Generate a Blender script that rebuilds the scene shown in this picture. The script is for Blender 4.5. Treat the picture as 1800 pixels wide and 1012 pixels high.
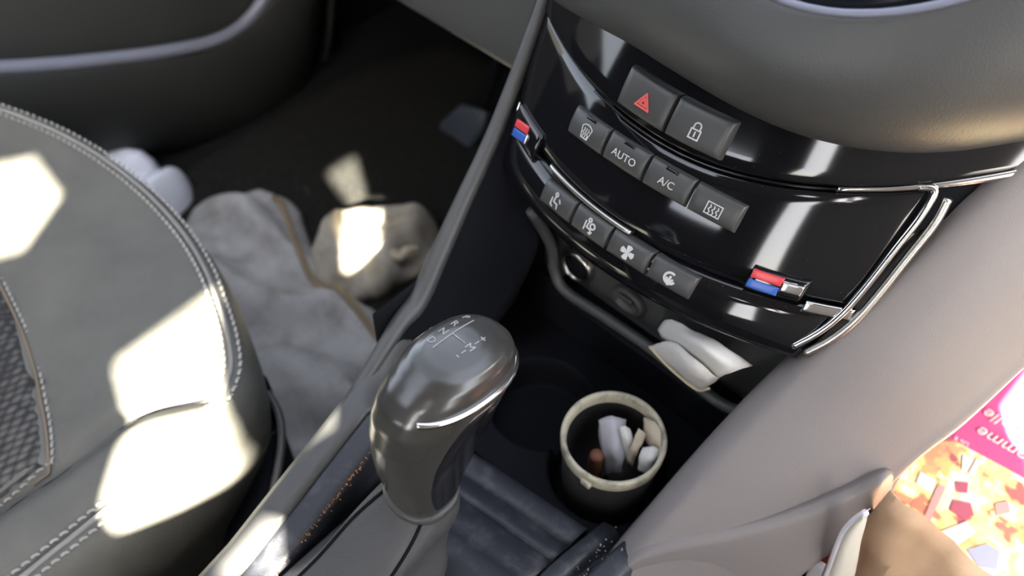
import bpy, bmesh, math, random
from mathutils import Vector, Matrix, noise
from math import sin, cos, pi, radians, sqrt

for o in list(bpy.data.objects):
    bpy.data.objects.remove(o)
SC = bpy.context.scene
COL = SC.collection
random.seed(7)

# ------------------------------------------------------------------ camera
cam_d = bpy.data.cameras.new('camera')
cam = bpy.data.objects.new('camera', cam_d)
COL.objects.link(cam)
yaw, pitch, roll = radians(42.3), radians(51.7), radians(0.7)
_h = Vector((-sin(yaw), cos(yaw), 0)); _r = Vector((cos(yaw), sin(yaw), 0)); _z = Vector((0, 0, 1))
_d = _h * cos(pitch) - _z * sin(pitch); _u = _h * sin(pitch) + _z * cos(pitch)
_R = _r * cos(roll) + _u * sin(roll); _U = -_r * sin(roll) + _u * cos(roll)
cam.matrix_world = Matrix(((_R.x, _U.x, -_d.x, .205), (_R.y, _U.y, -_d.y, -.052), (_R.z, _U.z, -_d.z, .555), (0, 0, 0, 1)))
cam_d.sensor_width = 36; cam_d.lens = 32; cam_d.clip_start = .02
cam_d.dof.use_dof = True; cam_d.dof.focus_distance = .53; cam_d.dof.aperture_fstop = 5.0
SC.camera = cam

# ------------------------------------------------------------------ light
SUN = Vector((1, -.88, 1.0)).normalized()           # towards the sun: behind and to the right of the car
W = bpy.data.worlds.new('sky'); SC.world = W; W.use_nodes = True
nt = W.node_tree; nt.nodes.clear()
sky = nt.nodes.new('ShaderNodeTexSky'); sky.sky_type = 'NISHITA'; sky.sun_disc = False
sky.sun_elevation = math.asin(SUN.z); sky.sun_rotation = math.atan2(SUN.x, SUN.y)
bg = nt.nodes.new('ShaderNodeBackground'); bg.inputs[1].default_value = .30
sky.air_density = .75; sky.dust_density = 3.0; sky.ozone_density = .6
wo = nt.nodes.new('ShaderNodeOutputWorld')
hs = nt.nodes.new('ShaderNodeHueSaturation'); hs.inputs['Saturation'].default_value = .42
nt.links.new(sky.outputs[0], hs.inputs['Color']); nt.links.new(hs.outputs[0], bg.inputs[0]); nt.links.new(bg.outputs[0], wo.inputs[0])
sl = bpy.data.lights.new('sun', 'SUN'); sl.energy = 30; sl.angle = radians(.55); sl.color = (1, .93, .78)
so = bpy.data.objects.new('sun', sl); COL.objects.link(so)
so.rotation_euler = SUN.to_track_quat('Z', 'Y').to_euler()
so.location = SUN * 5
vs = SC.view_settings
vs.view_transform = 'Standard'; vs.look = 'None'; vs.gamma = 1; vs.use_curve_mapping = False
vs.exposure = 2.25

# ------------------------------------------------------------------ materials
MATS = {}
def mat(name, col, rough=.5, metal=0., spec=.5, bump=None, mott=None, coat=0., trans=0., sheen=0.):
    """bump=(scale, strength, detail) grain; mott=(scale, colour2, low, high) patchy second colour"""
    m = bpy.data.materials.new(name); m.use_nodes = True
    n = m.node_tree.nodes; l = m.node_tree.links
    b = n['Principled BSDF']
    b.inputs['Base Color'].default_value = (*col, 1)
    b.inputs['Roughness'].default_value = rough; b.inputs['Metallic'].default_value = metal
    b.inputs['Specular IOR Level'].default_value = spec
    b.inputs['Coat Weight'].default_value = coat; b.inputs['Coat Roughness'].default_value = .05
    if sheen: b.inputs['Sheen Weight'].default_value = sheen
    tc = n.new('ShaderNodeTexCoord')
    if mott:
        t = n.new('ShaderNodeTexNoise'); t.inputs['Scale'].default_value = mott[0]; t.inputs['Detail'].default_value = 6
        t.inputs['Roughness'].default_value = .65
        l.new(tc.outputs['Object'], t.inputs['Vector'])
        r = n.new('ShaderNodeValToRGB'); r.color_ramp.elements[0].position = mott[2]; r.color_ramp.elements[1].position = mott[3]
        r.color_ramp.elements[0].color = (*col, 1); r.color_ramp.elements[1].color = (*mott[1], 1)
        l.new(t.outputs['Fac'], r.inputs['Fac']); l.new(r.outputs['Color'], b.inputs['Base Color'])
    if bump:
        t = n.new('ShaderNodeTexNoise'); t.inputs['Scale'].default_value = bump[0]; t.inputs['Detail'].default_value = bump[2]
        l.new(tc.outputs['Object'], t.inputs['Vector'])
        bp = n.new('ShaderNodeBump'); bp.inputs['Strength'].default_value = bump[1]; bp.inputs['Distance'].default_value = .0006
        l.new(t.outputs['Fac'], bp.inputs['Height']); l.new(bp.outputs['Normal'], b.inputs['Normal'])
    MATS[name] = m
    return m
def speckle(name, scale, thr, col2, rough2):
    """dust specks over a finished material: tiny light dots"""
    m = MATS[name]; n = m.node_tree.nodes; l = m.node_tree.links; b = n['Principled BSDF']
    tc = n.new('ShaderNodeTexCoord'); v = n.new('ShaderNodeTexVoronoi'); v.inputs['Scale'].default_value = scale
    l.new(tc.outputs['Object'], v.inputs['Vector'])
    lt = n.new('ShaderNodeMath'); lt.operation = 'LESS_THAN'; lt.inputs[1].default_value = thr
    l.new(v.outputs['Distance'], lt.inputs[0])
    s = n.new('ShaderNodeSeparateColor'); l.new(v.outputs['Color'], s.inputs[0])
    g = n.new('ShaderNodeMath'); g.operation = 'GREATER_THAN'; g.inputs[1].default_value = .72
    l.new(s.outputs[0], g.inputs[0])
    f = n.new('ShaderNodeMath'); f.operation = 'MULTIPLY'; l.new(lt.outputs[0], f.inputs[0]); l.new(g.outputs[0], f.inputs[1])
    mx = n.new('ShaderNodeMix'); mx.data_type = 'RGBA'
    l.new(f.outputs[0], mx.inputs['Factor'])
    src = b.inputs['Base Color']
    if src.links: l.new(src.links[0].from_socket, mx.inputs['A'])
    else: mx.inputs['A'].default_value = src.default_value
    mx.inputs['B'].default_value = (*col2, 1)
    l.new(mx.outputs['Result'], src)
    mr = n.new('ShaderNodeMix'); l.new(f.outputs[0], mr.inputs['Factor'])
    mr.inputs['A'].default_value = b.inputs['Roughness'].default_value; mr.inputs['B'].default_value = rough2
    l.new(mr.outputs['Result'], b.inputs['Roughness'])

mat('plastic', (.060, .060, .058), .42, bump=(1400, .25, 2))
mat('plastic_soft', (.060, .061, .059), .40, bump=(900, .30, 3))
mat('plastic_side', (.185, .165, .155), .50, bump=(1500, .25, 2))
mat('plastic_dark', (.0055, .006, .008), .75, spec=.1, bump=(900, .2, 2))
mat('plastic_dust', (.018, .020, .026), .5, mott=(55, (.085, .085, .092), .52, .85), bump=(700, .3, 2))
mat('gloss', (.006, .006, .007), .07, spec=.6); speckle('gloss', 330, .05, (.25, .25, .25), .6)
mat('knob_shell', (.040, .039, .035), .25, spec=.8, bump=(900, .06, 2))
mat('gloss_knob', (.010, .010, .011), .10, spec=.7); speckle('gloss_knob', 420, .05, (.2, .2, .2), .6)
mat('button', (.052, .052, .049), .38, bump=(1500, .15, 2))
mat('chrome', (.75, .74, .72), .12, metal=1)
mat('satin', (.55, .53, .48), .28, metal=1)
mat('icon_white', (.55, .55, .53), .5)
mat('icon_red', (.62, .09, .08), .5)
mat('red', (.62, .05, .06), .3); mat('blue', (.03, .10, .38), .3)
mat('leather', (.112, .109, .095), .55, spec=.35, bump=(650, .5, 4), mott=(18, (.090, .088, .077), .4, .7))
mat('leather_boot', (.062, .061, .060), .45, bump=(700, .4, 3))
mat('knob_leather', (.075, .074, .066), .36, bump=(900, .25, 3))
mat('thread', (.28, .275, .25), .6)
mat('piping', (.20, .195, .18), .5)
mat('carpet', (.008, .008, .008), .95, spec=.2, bump=(600, 1., 4), mott=(300, (.022, .021, .018), .45, .8))
mat('mat_rubber', (.011, .011, .010), .85, spec=.2, bump=(500, .8, 3), mott=(220, (.05, .046, .036), .5, .8))
mat('door_plastic', (.026, .027, .025), .6, spec=.35, bump=(800, .2, 2))
mat('rim_highlight', (.20, .21, .26), .30)  # pale blue highlight of rounded rims put into the colour
mat('headliner', (.42, .40, .37), .95)
mat('pillar', (.38, .34, .29), .9)
mat('rag', (.46, .455, .45), .95, bump=(250, .8, 4), mott=(24, (.23, .215, .19), .42, .78))
mat('rag_b', (.40, .37, .31), .95, bump=(250, .8, 4), mott=(30, (.20, .165, .11), .45, .75))
mat('tan_piping', (.15, .12, .085), .7)
mat('hem', (.26, .20, .12), .9, bump=(400, .6, 2))
mat('plastic_bag', (.80, .83, .92), .35, bump=(120, .5, 3))
mat('film', (.78, .74, .76), .22)
mat('film_cream', (.70, .66, .55), .35)
mat('paper', (.62, .61, .57), .7, mott=(40, (.55, .50, .40), .5, .8))
mat('paper_edge', (.62, .52, .36), .7)
mat('foil', (.42, .42, .44), .35, bump=(150, .5, 3))
mat('beige', (.45, .39, .29), .6, mott=(90, (.30, .24, .16), .5, .8))
mat('brown_bit', (.20, .08, .04), .6)
mat('cup_outer', (.030, .030, .030), .4, mott=(60, (.10, .095, .08), .55, .8))
mat('cup_rim', (.42, .39, .29), .5, mott=(75, (.12, .105, .08), .48, .72), bump=(200, .3, 3))
mat('cup_in', (.012, .012, .012), .6)
mat('kraft', (.66, .44, .27), .75, bump=(160, .5, 4), mott=(16, (.58, .36, .21), .4, .7))
mat('crumb', (.42, .20, .07), .8)
mat('dustbit', (.35, .34, .32), .8)
mat('pedal_rubber', (.055, .066, .085), .5, bump=(300, .4, 2))
mat('pink', (.80, .13, .33), .45); mat('print_red', (.55, .15, .22), .45); mat('print_blue', (.45, .52, .70), .45); mat('print_rose', (.85, .45, .42), .45); mat('white_ink', (.85, .84, .82), .5); mat('orange_edge', (.80, .22, .12), .5)
mat('screen', (.01, .011, .013), .12)
# woven seat cloth: two crossed waves
m = mat('weave', (.060, .058, .055), .9)
n = m.node_tree.nodes; l = m.node_tree.links; b = n['Principled BSDF']
tc = n.new('ShaderNodeTexCoord'); vo = n.new('ShaderNodeTexVoronoi'); vo.inputs['Scale'].default_value = 170; vo.inputs['Randomness'].default_value = .25
mp = n.new('ShaderNodeMapping'); mp.inputs['Rotation'].default_value = (0, 0, .6); mp.inputs['Scale'].default_value = (1, .6, 1)
l.new(tc.outputs['Object'], mp.inputs['Vector']); l.new(mp.outputs[0], vo.inputs['Vector'])
rp = n.new('ShaderNodeValToRGB'); rp.color_ramp.elements[0].color = (.10, .095, .088, 1); rp.color_ramp.elements[1].color = (.018, .018, .018, 1)
rp.color_ramp.elements[0].position = .15; rp.color_ramp.elements[1].position = .6
l.new(vo.outputs['Distance'], rp.inputs['Fac']); l.new(rp.outputs[0], b.inputs['Base Color'])
bp = n.new('ShaderNodeBump'); bp.inputs['Strength'].default_value = .8; bp.inputs['Distance'].default_value = .002; bp.invert = True
l.new(vo.outputs['Distance'], bp.inputs['Height']); l.new(bp.outputs[0], b.inputs['Normal'])
# printed carton: yellow / cream / pale blobs of a food picture
m = mat('carton_print', (.85, .75, .30), .4)
n = m.node_tree.nodes; l = m.node_tree.links; b = n['Principled BSDF']
tc = n.new('ShaderNodeTexCoord'); vo = n.new('ShaderNodeTexVoronoi'); vo.inputs['Scale'].default_value = 75; vo.feature = 'SMOOTH_F1'; vo.inputs['Smoothness'].default_value = .6
nz = n.new('ShaderNodeTexNoise'); nz.inputs['Scale'].default_value = 60; l.new(tc.outputs['Object'], nz.inputs['Vector'])
va = n.new('ShaderNodeMixRGB'); va.inputs[0].default_value = .035; l.new(tc.outputs['Object'], va.inputs[1]); l.new(nz.outputs['Color'], va.inputs[2]); l.new(va.outputs[0], vo.inputs['Vector'])
s_ = n.new('ShaderNodeSeparateColor'); l.new(vo.outputs['Color'], s_.inputs[0])
rp = n.new('ShaderNodeValToRGB'); e = rp.color_ramp.elements
e[0].position = .06; e[0].color = (.55, .16, .18, 1); e[1].position = .85; e[1].color = (.95, .92, .80, 1)
for p_, c_ in ((.18, (.90, .50, .26)), (.30, (.95, .76, .28)), (.60, (.95, .86, .45)), (.72, (.93, .80, .66))):
    q = e.new(p_); q.color = (*c_, 1)
l.new(s_.outputs[0], rp.inputs['Fac']); l.new(rp.outputs[0], b.inputs['Base Color'])

# ------------------------------------------------------------------ mesh helpers
def V(*a): return Vector(a[0] if len(a) == 1 else a)
def link(name, me, m=None, parent=None, smooth=True):
    o = bpy.data.objects.new(name, me); COL.objects.link(o)
    if m: me.materials.append(MATS[m])
    if smooth:
        for p in me.polygons: p.use_smooth = True
    if parent is not None:
        o.parent = parent
        o.matrix_parent_inverse = Matrix.Translation(-Vector(parent.location)) if parent.type == 'EMPTY' else Matrix()
    return o
def mesh(name, vs_, fs, m=None, parent=None, smooth=True):
    me = bpy.data.meshes.new(name); me.from_pydata([tuple(v) for v in vs_], [], fs); me.update()
    bm = bmesh.new(); bm.from_mesh(me); bmesh.ops.remove_doubles(bm, verts=bm.verts, dist=1e-6)
    bmesh.ops.recalc_face_normals(bm, faces=bm.faces); bm.to_mesh(me); bm.free()
    return link(name, me, m, parent, smooth)
def thing(name, label, cat, loc=(0, 0, 0), group=None):
    o = bpy.data.objects.new(name, None); COL.objects.link(o); o.location = loc; o.empty_display_size = .02
    o['label'] = label; o['category'] = cat
    if group: o['group'] = group
    return o
def tag(o, label, cat, group=None):
    o['label'] = label; o['category'] = cat
    if group: o['group'] = group
    return o
def struct(o): o['kind'] = 'structure'; return o
def cr(pts, n):
    """Catmull-Rom through points, n segments per span"""
    P = [Vector(p) for p in pts]; out = []
    for i in range(len(P) - 1):
        a = P[i - 1] if i else P[0] * 2 - P[1]; b_, c = P[i], P[i + 1]
        d = P[i + 2] if i + 2 < len(P) else P[-1] * 2 - P[-2]
        for k in range(n):
            t = k / n
            out.append(.5 * ((2 * b_) + (c - a) * t + (2 * a - 5 * b_ + 4 * c - d) * t * t + (3 * b_ - a - 3 * c + d) * t ** 3))
    out.append(P[-1]); return out
def gridf(nu, nv, wrap=False):
    f = []
    for i in range(nu - 1):
        for j in range(nv if wrap else nv - 1):
            k = (j + 1) % nv
            f.append((i * nv + j, i * nv + k, (i + 1) * nv + k, (i + 1) * nv + j))
    return f
def patch(name, rows, m, parent=None, thick=0., nu=0, nv=0, smooth=True, off=-1.):
    """surface through a grid of points; nu / nv = spline subdivisions per span"""
    if nv: rows = [cr(r, nv) for r in rows]
    if nu:
        cols = [cr([r[j] for r in rows], nu) for j in range(len(rows[0]))]
        rows = [[c[i] for c in cols] for i in range(len(cols[0]))]
    vs_ = [p for r in rows for p in r]
    o = mesh(name, vs_, gridf(len(rows), len(rows[0])), m, parent, smooth)
    if thick:
        md = o.modifiers.new('thickness', 'SOLIDIFY'); md.thickness = thick; md.offset = off
    return o
def tube(name, path, rad, m, parent=None, n=10, sub=0, flat=1.):
    P = cr(path, sub) if sub else [Vector(p) for p in path]
    vs_ = []; k = len(P); up = Vector((.13, .21, 1)).normalized()
    for i, p in enumerate(P):
        t = (P[min(i + 1, k - 1)] - P[max(i - 1, 0)]).normalized()
        a = t.cross(up).normalized(); c = a.cross(t)
        r = rad(i / (k - 1)) if callable(rad) else rad
        for j in range(n):
            w = 2 * pi * j / n; vs_.append(p + a * cos(w) * r + c * sin(w) * r * flat)
    f = gridf(k, n, True); f.append(tuple(range(n))[::-1]); f.append(tuple((k - 1) * n + j for j in range(n)))
    return mesh(name, vs_, f, m, parent)
def loft(name, secs, m, parent=None, caps=True):
    n = len(secs[0]); vs_ = [p for s in secs for p in s]; f = gridf(len(secs), n, True)
    if caps: f.append(tuple(range(n))[::-1]); f.append(tuple((len(secs) - 1) * n + j for j in range(n)))
    return mesh(name, vs_, f, m, parent)
def rbox(name, c, size, m, parent=None, bev=.003, rot=None, seg=2):
    bm = bmesh.new(); bmesh.ops.create_cube(bm, size=1)
    bmesh.ops.scale(bm, vec=size, verts=bm.verts)
    bmesh.ops.bevel(bm, geom=bm.edges[:], offset=bev, segments=seg, affect='EDGES', profile=.5)
    M = Matrix.Translation(c) @ (rot.to_matrix().to_4x4() if rot else Matrix())
    bmesh.ops.transform(bm, matrix=M, verts=bm.verts)
    me = bpy.data.meshes.new(name); bm.to_mesh(me); bm.free()
    return link(name, me, m, parent)
def ring(c, rx, ry, n, z=None, tilt=0., power=2., ang=0.):
    out = []
    for j in range(n):
        w = 2 * pi * j / n; a, b_ = cos(w), sin(w)
        x = math.copysign(abs(a) ** (2 / power), a) * rx; y = math.copysign(abs(b_) ** (2 / power), b_) * ry
        if ang: x, y = x * cos(ang) - y * sin(ang), x * sin(ang) + y * cos(ang)
        out.append(Vector((c[0] + x, c[1] + y, c[2] + tilt * y)))
    return out
def textmesh(s, size, italic=0., align='CENTER'):
    cu = bpy.data.curves.new('t', 'FONT'); cu.body = s; cu.size = size; cu.align_x = align; cu.align_y = 'CENTER'; cu.shear = italic
    o = bpy.data.objects.new('t', cu); COL.objects.link(o)
    dg = bpy.context.evaluated_depsgraph_get(); me = bpy.data.meshes.new_from_object(o.evaluated_get(dg))
    bpy.data.objects.remove(o); bpy.data.curves.remove(cu)
    return [v.co.copy() for v in me.vertices], [tuple(p.vertices) for p in me.polygons]
def fbm(p, sc, seed=0.): return noise.fractal(Vector(p) * sc + Vector((seed, seed * 1.7, -seed)), 1., 2., 4)

# ------------------------------------------------------------------ the car body around the scene (mostly outside the frame)
def slab(name, plane, val, outer, holes, thick, m, kind=True):
    """flat body panel with openings; plane 'x': points are (y,z), plane 'z': points are (x,y)"""
    cu = bpy.data.curves.new('c', 'CURVE'); cu.dimensions = '2D'; cu.fill_mode = 'BOTH'; cu.extrude = thick / 2
    for poly in [outer] + holes:
        sp = cu.splines.new('POLY'); sp.points.add(len(poly) - 1); sp.use_cyclic_u = True
        for i, q in enumerate(poly): sp.points[i].co = (q[0], q[1], 0, 1)
    o = bpy.data.objects.new('c', cu); COL.objects.link(o)
    dg = bpy.context.evaluated_depsgraph_get(); me = bpy.data.meshes.new_from_object(o.evaluated_get(dg))
    bpy.data.objects.remove(o); bpy.data.curves.remove(cu)
    for v in me.vertices:
        a, b_, c = v.co
        v.co = (val + c, a, b_) if plane == 'x' else ((a, val + c, b_) if plane == 'y' else (a, b_, val + c))
    return struct(link(name, me, m, None, smooth=False))
rbox_floor = struct(rbox('floor', (0, -.3, -.385), (1.72, 2.7, .05), 'carpet', None, .004))
slab('wall_right', 'x', .68, [(-1.6, -.36), (1.02, -.36), (1.02, .42), (.22, .955), (-1.6, .955)],
     [[(0.0000, 0.1400), (0.9000, 0.1400), (0.9000, 0.4500), (0.3000, 0.8000), (0.2620, 0.8000), (0.2620, 0.3600), (0.1078, 0.3641), (0.1021, 0.3465), (0.1093, 0.3305), (0.0000, 0.2400)], [(-0.8188, 0.9291), (-0.7232, 0.9317), (-0.7090, 0.8752), (-0.6900, 0.8094), (-0.6854, 0.7679), (-0.6913, 0.7569), (-0.7091, 0.7618), (-0.7860, 0.8024), (-0.8012, 0.8346), (-0.7911, 0.8764)], [(-0.6462, 0.7578), (-0.6290, 0.7483), (-0.6266, 0.7115), (-0.6897, 0.7463)], [(-0.6867, 0.9415), (-0.6286, 0.9314), (-0.6059, 0.8503), (-0.5789, 0.8401), (-0.5800, 0.7857), (-0.6395, 0.7867), (-0.6394, 0.8681)], [(-1.5, .20), (-.97, .20), (-.97, .86), (-1.4, .86)]], .004, 'pillar')  # openings shaped to let the sun patches fall, not real window outlines
slab('ceiling', 'z', .955, [(-.84, -1.6), (.70, -1.6), (.70, .22), (-.84, .22)],
     [[(-.55, -.8), (-.10, -.8), (-.10, .16), (-.55, .16)], [(0.4211, -0.8236), (0.4510, -0.7698), (0.5162, -0.7785), (0.5509, -0.8332), (0.5303, -0.8783)]], .004, 'headliner')  # roof openings added for sky light and one sun patch on the seat
slab('wall_left', 'x', -.85, [(-1.6, -.36), (1.02, -.36), (1.02, .42), (.22, .955), (-1.6, .955)],
     [[(-.35, .30), (.75, .30), (.70, .50), (.18, .84), (-.35, .84)]], .004, 'plastic_dark')
slab('wall_rear', 'y', -1.6, [(-.85, -.36), (.74, -.36), (.70, .955), (-.85, .955)],
     [[(-.35, .50), (.25, .50), (.22, .74), (-.32, .74)]], .004, 'plastic_dark')
slab('wall_front', 'y', 1.02, [(-.85, -.36), (.70, -.36), (.70, .42), (-.85, .42)], [], .01, 'plastic_dark')

# ------------------------------------------------------------------ driver's door
door = thing('door_1', '', '', (-.82, .2, -.35)); del door['label']; del door['category']; struct(door)
rim_p = [(-0.7850, 0.0369, -0.0442), (-0.7850, 0.1463, -0.0954), (-0.7850, 0.2030, -0.1230), (-0.7850, 0.2728, -0.1541), (-0.7850, 0.3516, -0.1857), (-0.7850, 0.4245, -0.2082), (-0.7850, 0.4764, -0.2080), (-0.7850, 0.5176, -0.1876), (-0.7850, 0.5646, -0.1479)]
low_p = [(-0.8100, -0.0029, -0.1351), (-0.8100, 0.1075, -0.2034), (-0.8100, 0.1823, -0.2561), (-0.8100, 0.2759, -0.3199), (-0.8100, 0.3881, -0.3871), (-0.8100, 0.4760, -0.4152), (-0.8100, 0.5419, -0.3984), (-0.8100, 0.5917, -0.3272), (-0.8100, 0.6314, -0.2166)]
rows = []
for k, (w, bul) in enumerate(((0, .0), (.06, .012), (.3, .024), (.6, .026), (.85, .016), (1, 0))):
    rows.append([V(a).lerp(V(c), w) + V(bul, 0, 0) for a, c in zip(rim_p, low_p)])
patch('door_pocket', rows, 'door_plastic', door, .004, 4, 5)
tube('pocket_rim_highlight', [V(p) + V(.004, 0, .004) for p in rim_p], .0085, 'rim_highlight', door, 12, 6)  # pocket rim, its bluish highlight painted as a paler colour
rows = [[V(p) + V(-.01 - .02 * min(1, w * 4), 0, w * .5) for p in rim_p] for w in (0, .06, .25, .6, .85)]
patch('door_panel', rows, 'door_plastic', door, .004, 3, 4)
rows = [[V(p) + V(-.012 - .004 * w, .03 * w, -.16 * w) for p in low_p] for w in (0, .1, .5, 1)]
patch('door_sill', rows, 'plastic_dark', door, .004, 3, 4)
tube('sill_edge', [V(p) + V(-.004, .03, -.022) for p in low_p], .006, 'door_plastic', door, 8, 5)

# ------------------------------------------------------------------ dashboard
dash = thing('dashboard', 'dark grey soft dashboard with rounded surround of the central screen', 'dashboard', (0, .45, .1))
TT = radians(29.7); NRM = Vector((0, -cos(TT), sin(TT)))
def P(x, s, o=0.): return Vector((x, .27 + s * sin(TT) + 2.2 * x * x, .12 + s * cos(TT))) + NRM * o
def interp(tab, x):
    for (a, b_), (c, d) in zip(tab, tab[1:]):
        if x <= c: return b_ + (d - b_) * (x - a) / (c - a)
    (a, b_), (c, d) = tab[-2:]; return d + (d - b_) / (c - a) * (x - c)
SB = [(-.19, .078), (-.126, .094), (-.085, .106), (-.045, .114), (-.005, .1145), (.038, .1115), (.068, .1095), (.102, .111), (.13, .116), (.151, .124), (.175, .135), (.24, .17)]
SR = [(-.19, .20), (-.05, .192), (0, .181), (.034, .174), (.055, .1745), (.075, .178), (.096, .186), (.112, .195), (.15, .225), (.24, .30)]
xs = [-.19 + .43 * i / 60 for i in range(61)]
prof = [(0, -.012), (0, .002), (.015, .009), (.06, .016), (.14, .024), (.25, .031), (.4, .037), (.55, .0405), (.7, .042), (.85, .0425), (.94, .0425), (.98, .0415), (1.0, .039), (1.01, .032), (1.015, .015), (1.02, 0.0)]
sm = lambda tab, x: (interp(tab, x - .012) + interp(tab, x - .004) + interp(tab, x + .004) + interp(tab, x + .012)) / 4
rows = []
for w, o in prof:
    r = []
    for x in xs:
        a, c = sm(SB, x), sm(SR, x); k = 1.0
        r.append(P(x, a + (c - a) * w, o * k))
    rows.append(r)
patch('screen_surround', rows, 'plastic_soft', dash, .003, 2, 0)
tube('surround_lip', [P(x, sm(SR, x) + .0005, .0405) for x in xs[8:54]], .0022, 'rim_highlight', dash, 8)  # lip of the screen recess with its bluish highlight in the colour
patch('screen', [[P(x, s, .004) for x in (-.14, .0, .14, .22)] for s in (.15, .2, .26, .32)], 'screen', dash, .004, 3, 3)
# knee panel on the driver's side and the dash bulk
kn = [[(x, .40 + dy, .072 + dz) for x in (-.80, -.6, -.4, -.25, -.13)] for dy, dz in ((.30, -.01), (.12, -.006), (.02, -.004), (.004, 0), (0, .006), (.006, .05), (.03, .14), (.07, .22), (.2, .30))]
patch('knee_panel', kn, 'plastic', dash, .004, 3, 3)
kn = [[(x, .50 + dy, .14 + dz) for x in (.19, .3, .5, .70)] for dy, dz in ((.30, -.02), (.1, -.01), (.012, -.004), (0, .004), (0, .02), (.01, .08), (.04, .16), (.1, .22), (.3, .26))]
patch('glovebox_panel', kn, 'plastic', dash, .004, 3, 3)
patch('dashboard_top', [[(x, y, z) for x in (-.82, -.3, 0, .3, .70)] for y, z in ((.46, .36), (.55, .40), (.8, .41), (1.01, .41))], 'plastic_dark', dash, .004, 3, 3)

# ------------------------------------------------------------------ climate control panel
pan = thing('climate_control_panel', 'glossy black climate control panel with two rows of grey buttons', 'control panel', tuple(P(0, .03)))
def pbox(name, x0, x1, s0, s1, o0, o1, m, parent, bev=.0012, kx=0., nx=14, ns=5, crown=0., dish=0.):
    """rounded plate that follows the bowed panel; limits may be functions"""
    f = lambda q: q if callable(q) else (lambda _: q)
    x0, x1, s0, s1 = map(f, (x0, x1, s0, s1))
    W_ = x1(.5) - x0(.5); H_ = s1(0) - s0(0)
    def lines(n, L):
        e = bev / L
        return [(0, 0), (0, .55), (.12 * e, .8), (.45 * e, .95), (e, 1)] + [(e + (1 - 2 * e) * i / n, 1) for i in range(1, n)] + [(1 - e, 1), (1 - .45 * e, .95), (1 - .12 * e, .8), (1, .55), (1, 0)]
    U, Vv = lines(nx, W_), lines(ns, H_); rows = []
    for v, pv in Vv:
        r = []
        for u, pu in U:
            x = x0(v) + (x1(v) - x0(v)) * u
            s = s0(x) + (s1(x) - s0(x)) * v
            o = o0 + (o1 - o0) * min(pu, pv) + (crown * (1 - (2 * v - 1) ** 2) - dish * (1 - (2 * u - 1) ** 2)) * min(pu, pv)
            r.append(P(x, s + kx * x * x, o))
        rows.append(r)
    return patch(name, rows, m, parent)
EL = lambda s: -.1245 - .115 * max(0, s)
ER = lambda s: .131 + .10 * s + .9 * max(0, s - .06) ** 1
tl = lambda x: .0755 + (1.25 if x > 0 else .45) * x * x
# dark backing, then three stepped glossy plates
pbox('panel_backing', lambda v: EL(-.02 + .16 * v) - .001, lambda v: ER(-.02 + .16 * v) + .002, -.02, .15, -.014, -.004, 'plastic_dark', pan, .002, 0, 24, 10)
pbox('upper_fascia', lambda v: EL(.08 + .06 * v) - .010, lambda v: .170 + .05 * v, tl, .150, -.006, .0035, 'gloss', pan, .002, 0, 30, 8)
pbox('middle_fascia', lambda v: EL(.017 + .06 * v), lambda v: .1335 + .004 * v, .0175, lambda x: tl(x) - (.003 if x > -.04 else -.001), -.006, .002, 'gloss', pan, .002, 0, 30, 8, .001)
pbox('lower_fascia', lambda v: EL(-.02 + .03 * v) + .004, lambda v: .124 + .008 * v, lambda x: -.019 - .4 * x * x, .0135, -.008, .001, 'gloss', pan, .008, 0, 30, 8, .003)
pbox('tier_strip', -.060, .146, lambda x: tl(x) - .0026, lambda x: tl(x) - .0004, -.002, .0036, 'gloss', pan, .001, 0, 40, 2)
pbox('chrome_edge', .098, .200, lambda x: tl(x) - .0030, lambda x: tl(x) + .0005 + .06 * max(0, x - .12), -.002, .0048, 'chrome', pan, .0012, 0, 20, 2)
pbox('chrome_strip', -.0695, .006, .0138, .0172, -.002, .0045, 'satin', pan, .0010, 0, 20, 2)
# chrome frame round the right end of the middle plate
fr = [P(.1195, -.016, .002), P(.128, -.002, .004), P(.1335, .014, .005), P(.1365, .035, .005), P(.1385, .058, .005), P(.1405, .080, .005), P(.1395, .096, .005), P(.132, .0965, .004)]
tube('end_frame', fr, .0022, 'chrome', pan, 10, 8)
fr2 = [p + V(.0075, .003, -.003) for p in fr[:7]]
tube('end_frame', fr2, .0026, 'satin', pan, 10, 8)

def ribbon(pts, w):
    """flat stroke in panel coordinates -> verts (x,s) and faces"""
    vs_, fs = [], []
    for (a, b_), (c, d) in zip(pts, pts[1:]):
        dx, dy = c - a, d - b_; L = math.hypot(dx, dy) or 1e-9; ex, ey = dx / L * w * .45, dy / L * w * .45; nx_, ny = -dy / L * w / 2, dx / L * w / 2
        k = len(vs_)
        vs_ += [(a - ex + nx_, b_ - ey + ny), (a - ex - nx_, b_ - ey - ny), (c + ex - nx_, d + ey - ny), (c + ex + nx_, d + ey + ny)]
        fs.append((k, k + 1, k + 2, k + 3))
    return vs_, fs
def icon(parent, strokes, cx, cs, o, m, w=.0007, kx=-1., polys=()):
    vs_, fs = [], []
    for st in strokes:
        v, f = ribbon(st, w); k = len(vs_); vs_ += v; fs += [tuple(i + k for i in q) for q in f]
    for po in polys:
        k = len(vs_); vs_ += list(po); fs.append(tuple(range(k, k + len(po))))
    ob = mesh('icon', [P(cx + x, cs + s + kx * (cx + x) ** 2, o) for x, s in vs_], fs, m, parent, False)
    md = ob.modifiers.new('thickness', 'SOLIDIFY'); md.thickness = .00025; md.offset = 0
    return ob
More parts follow.
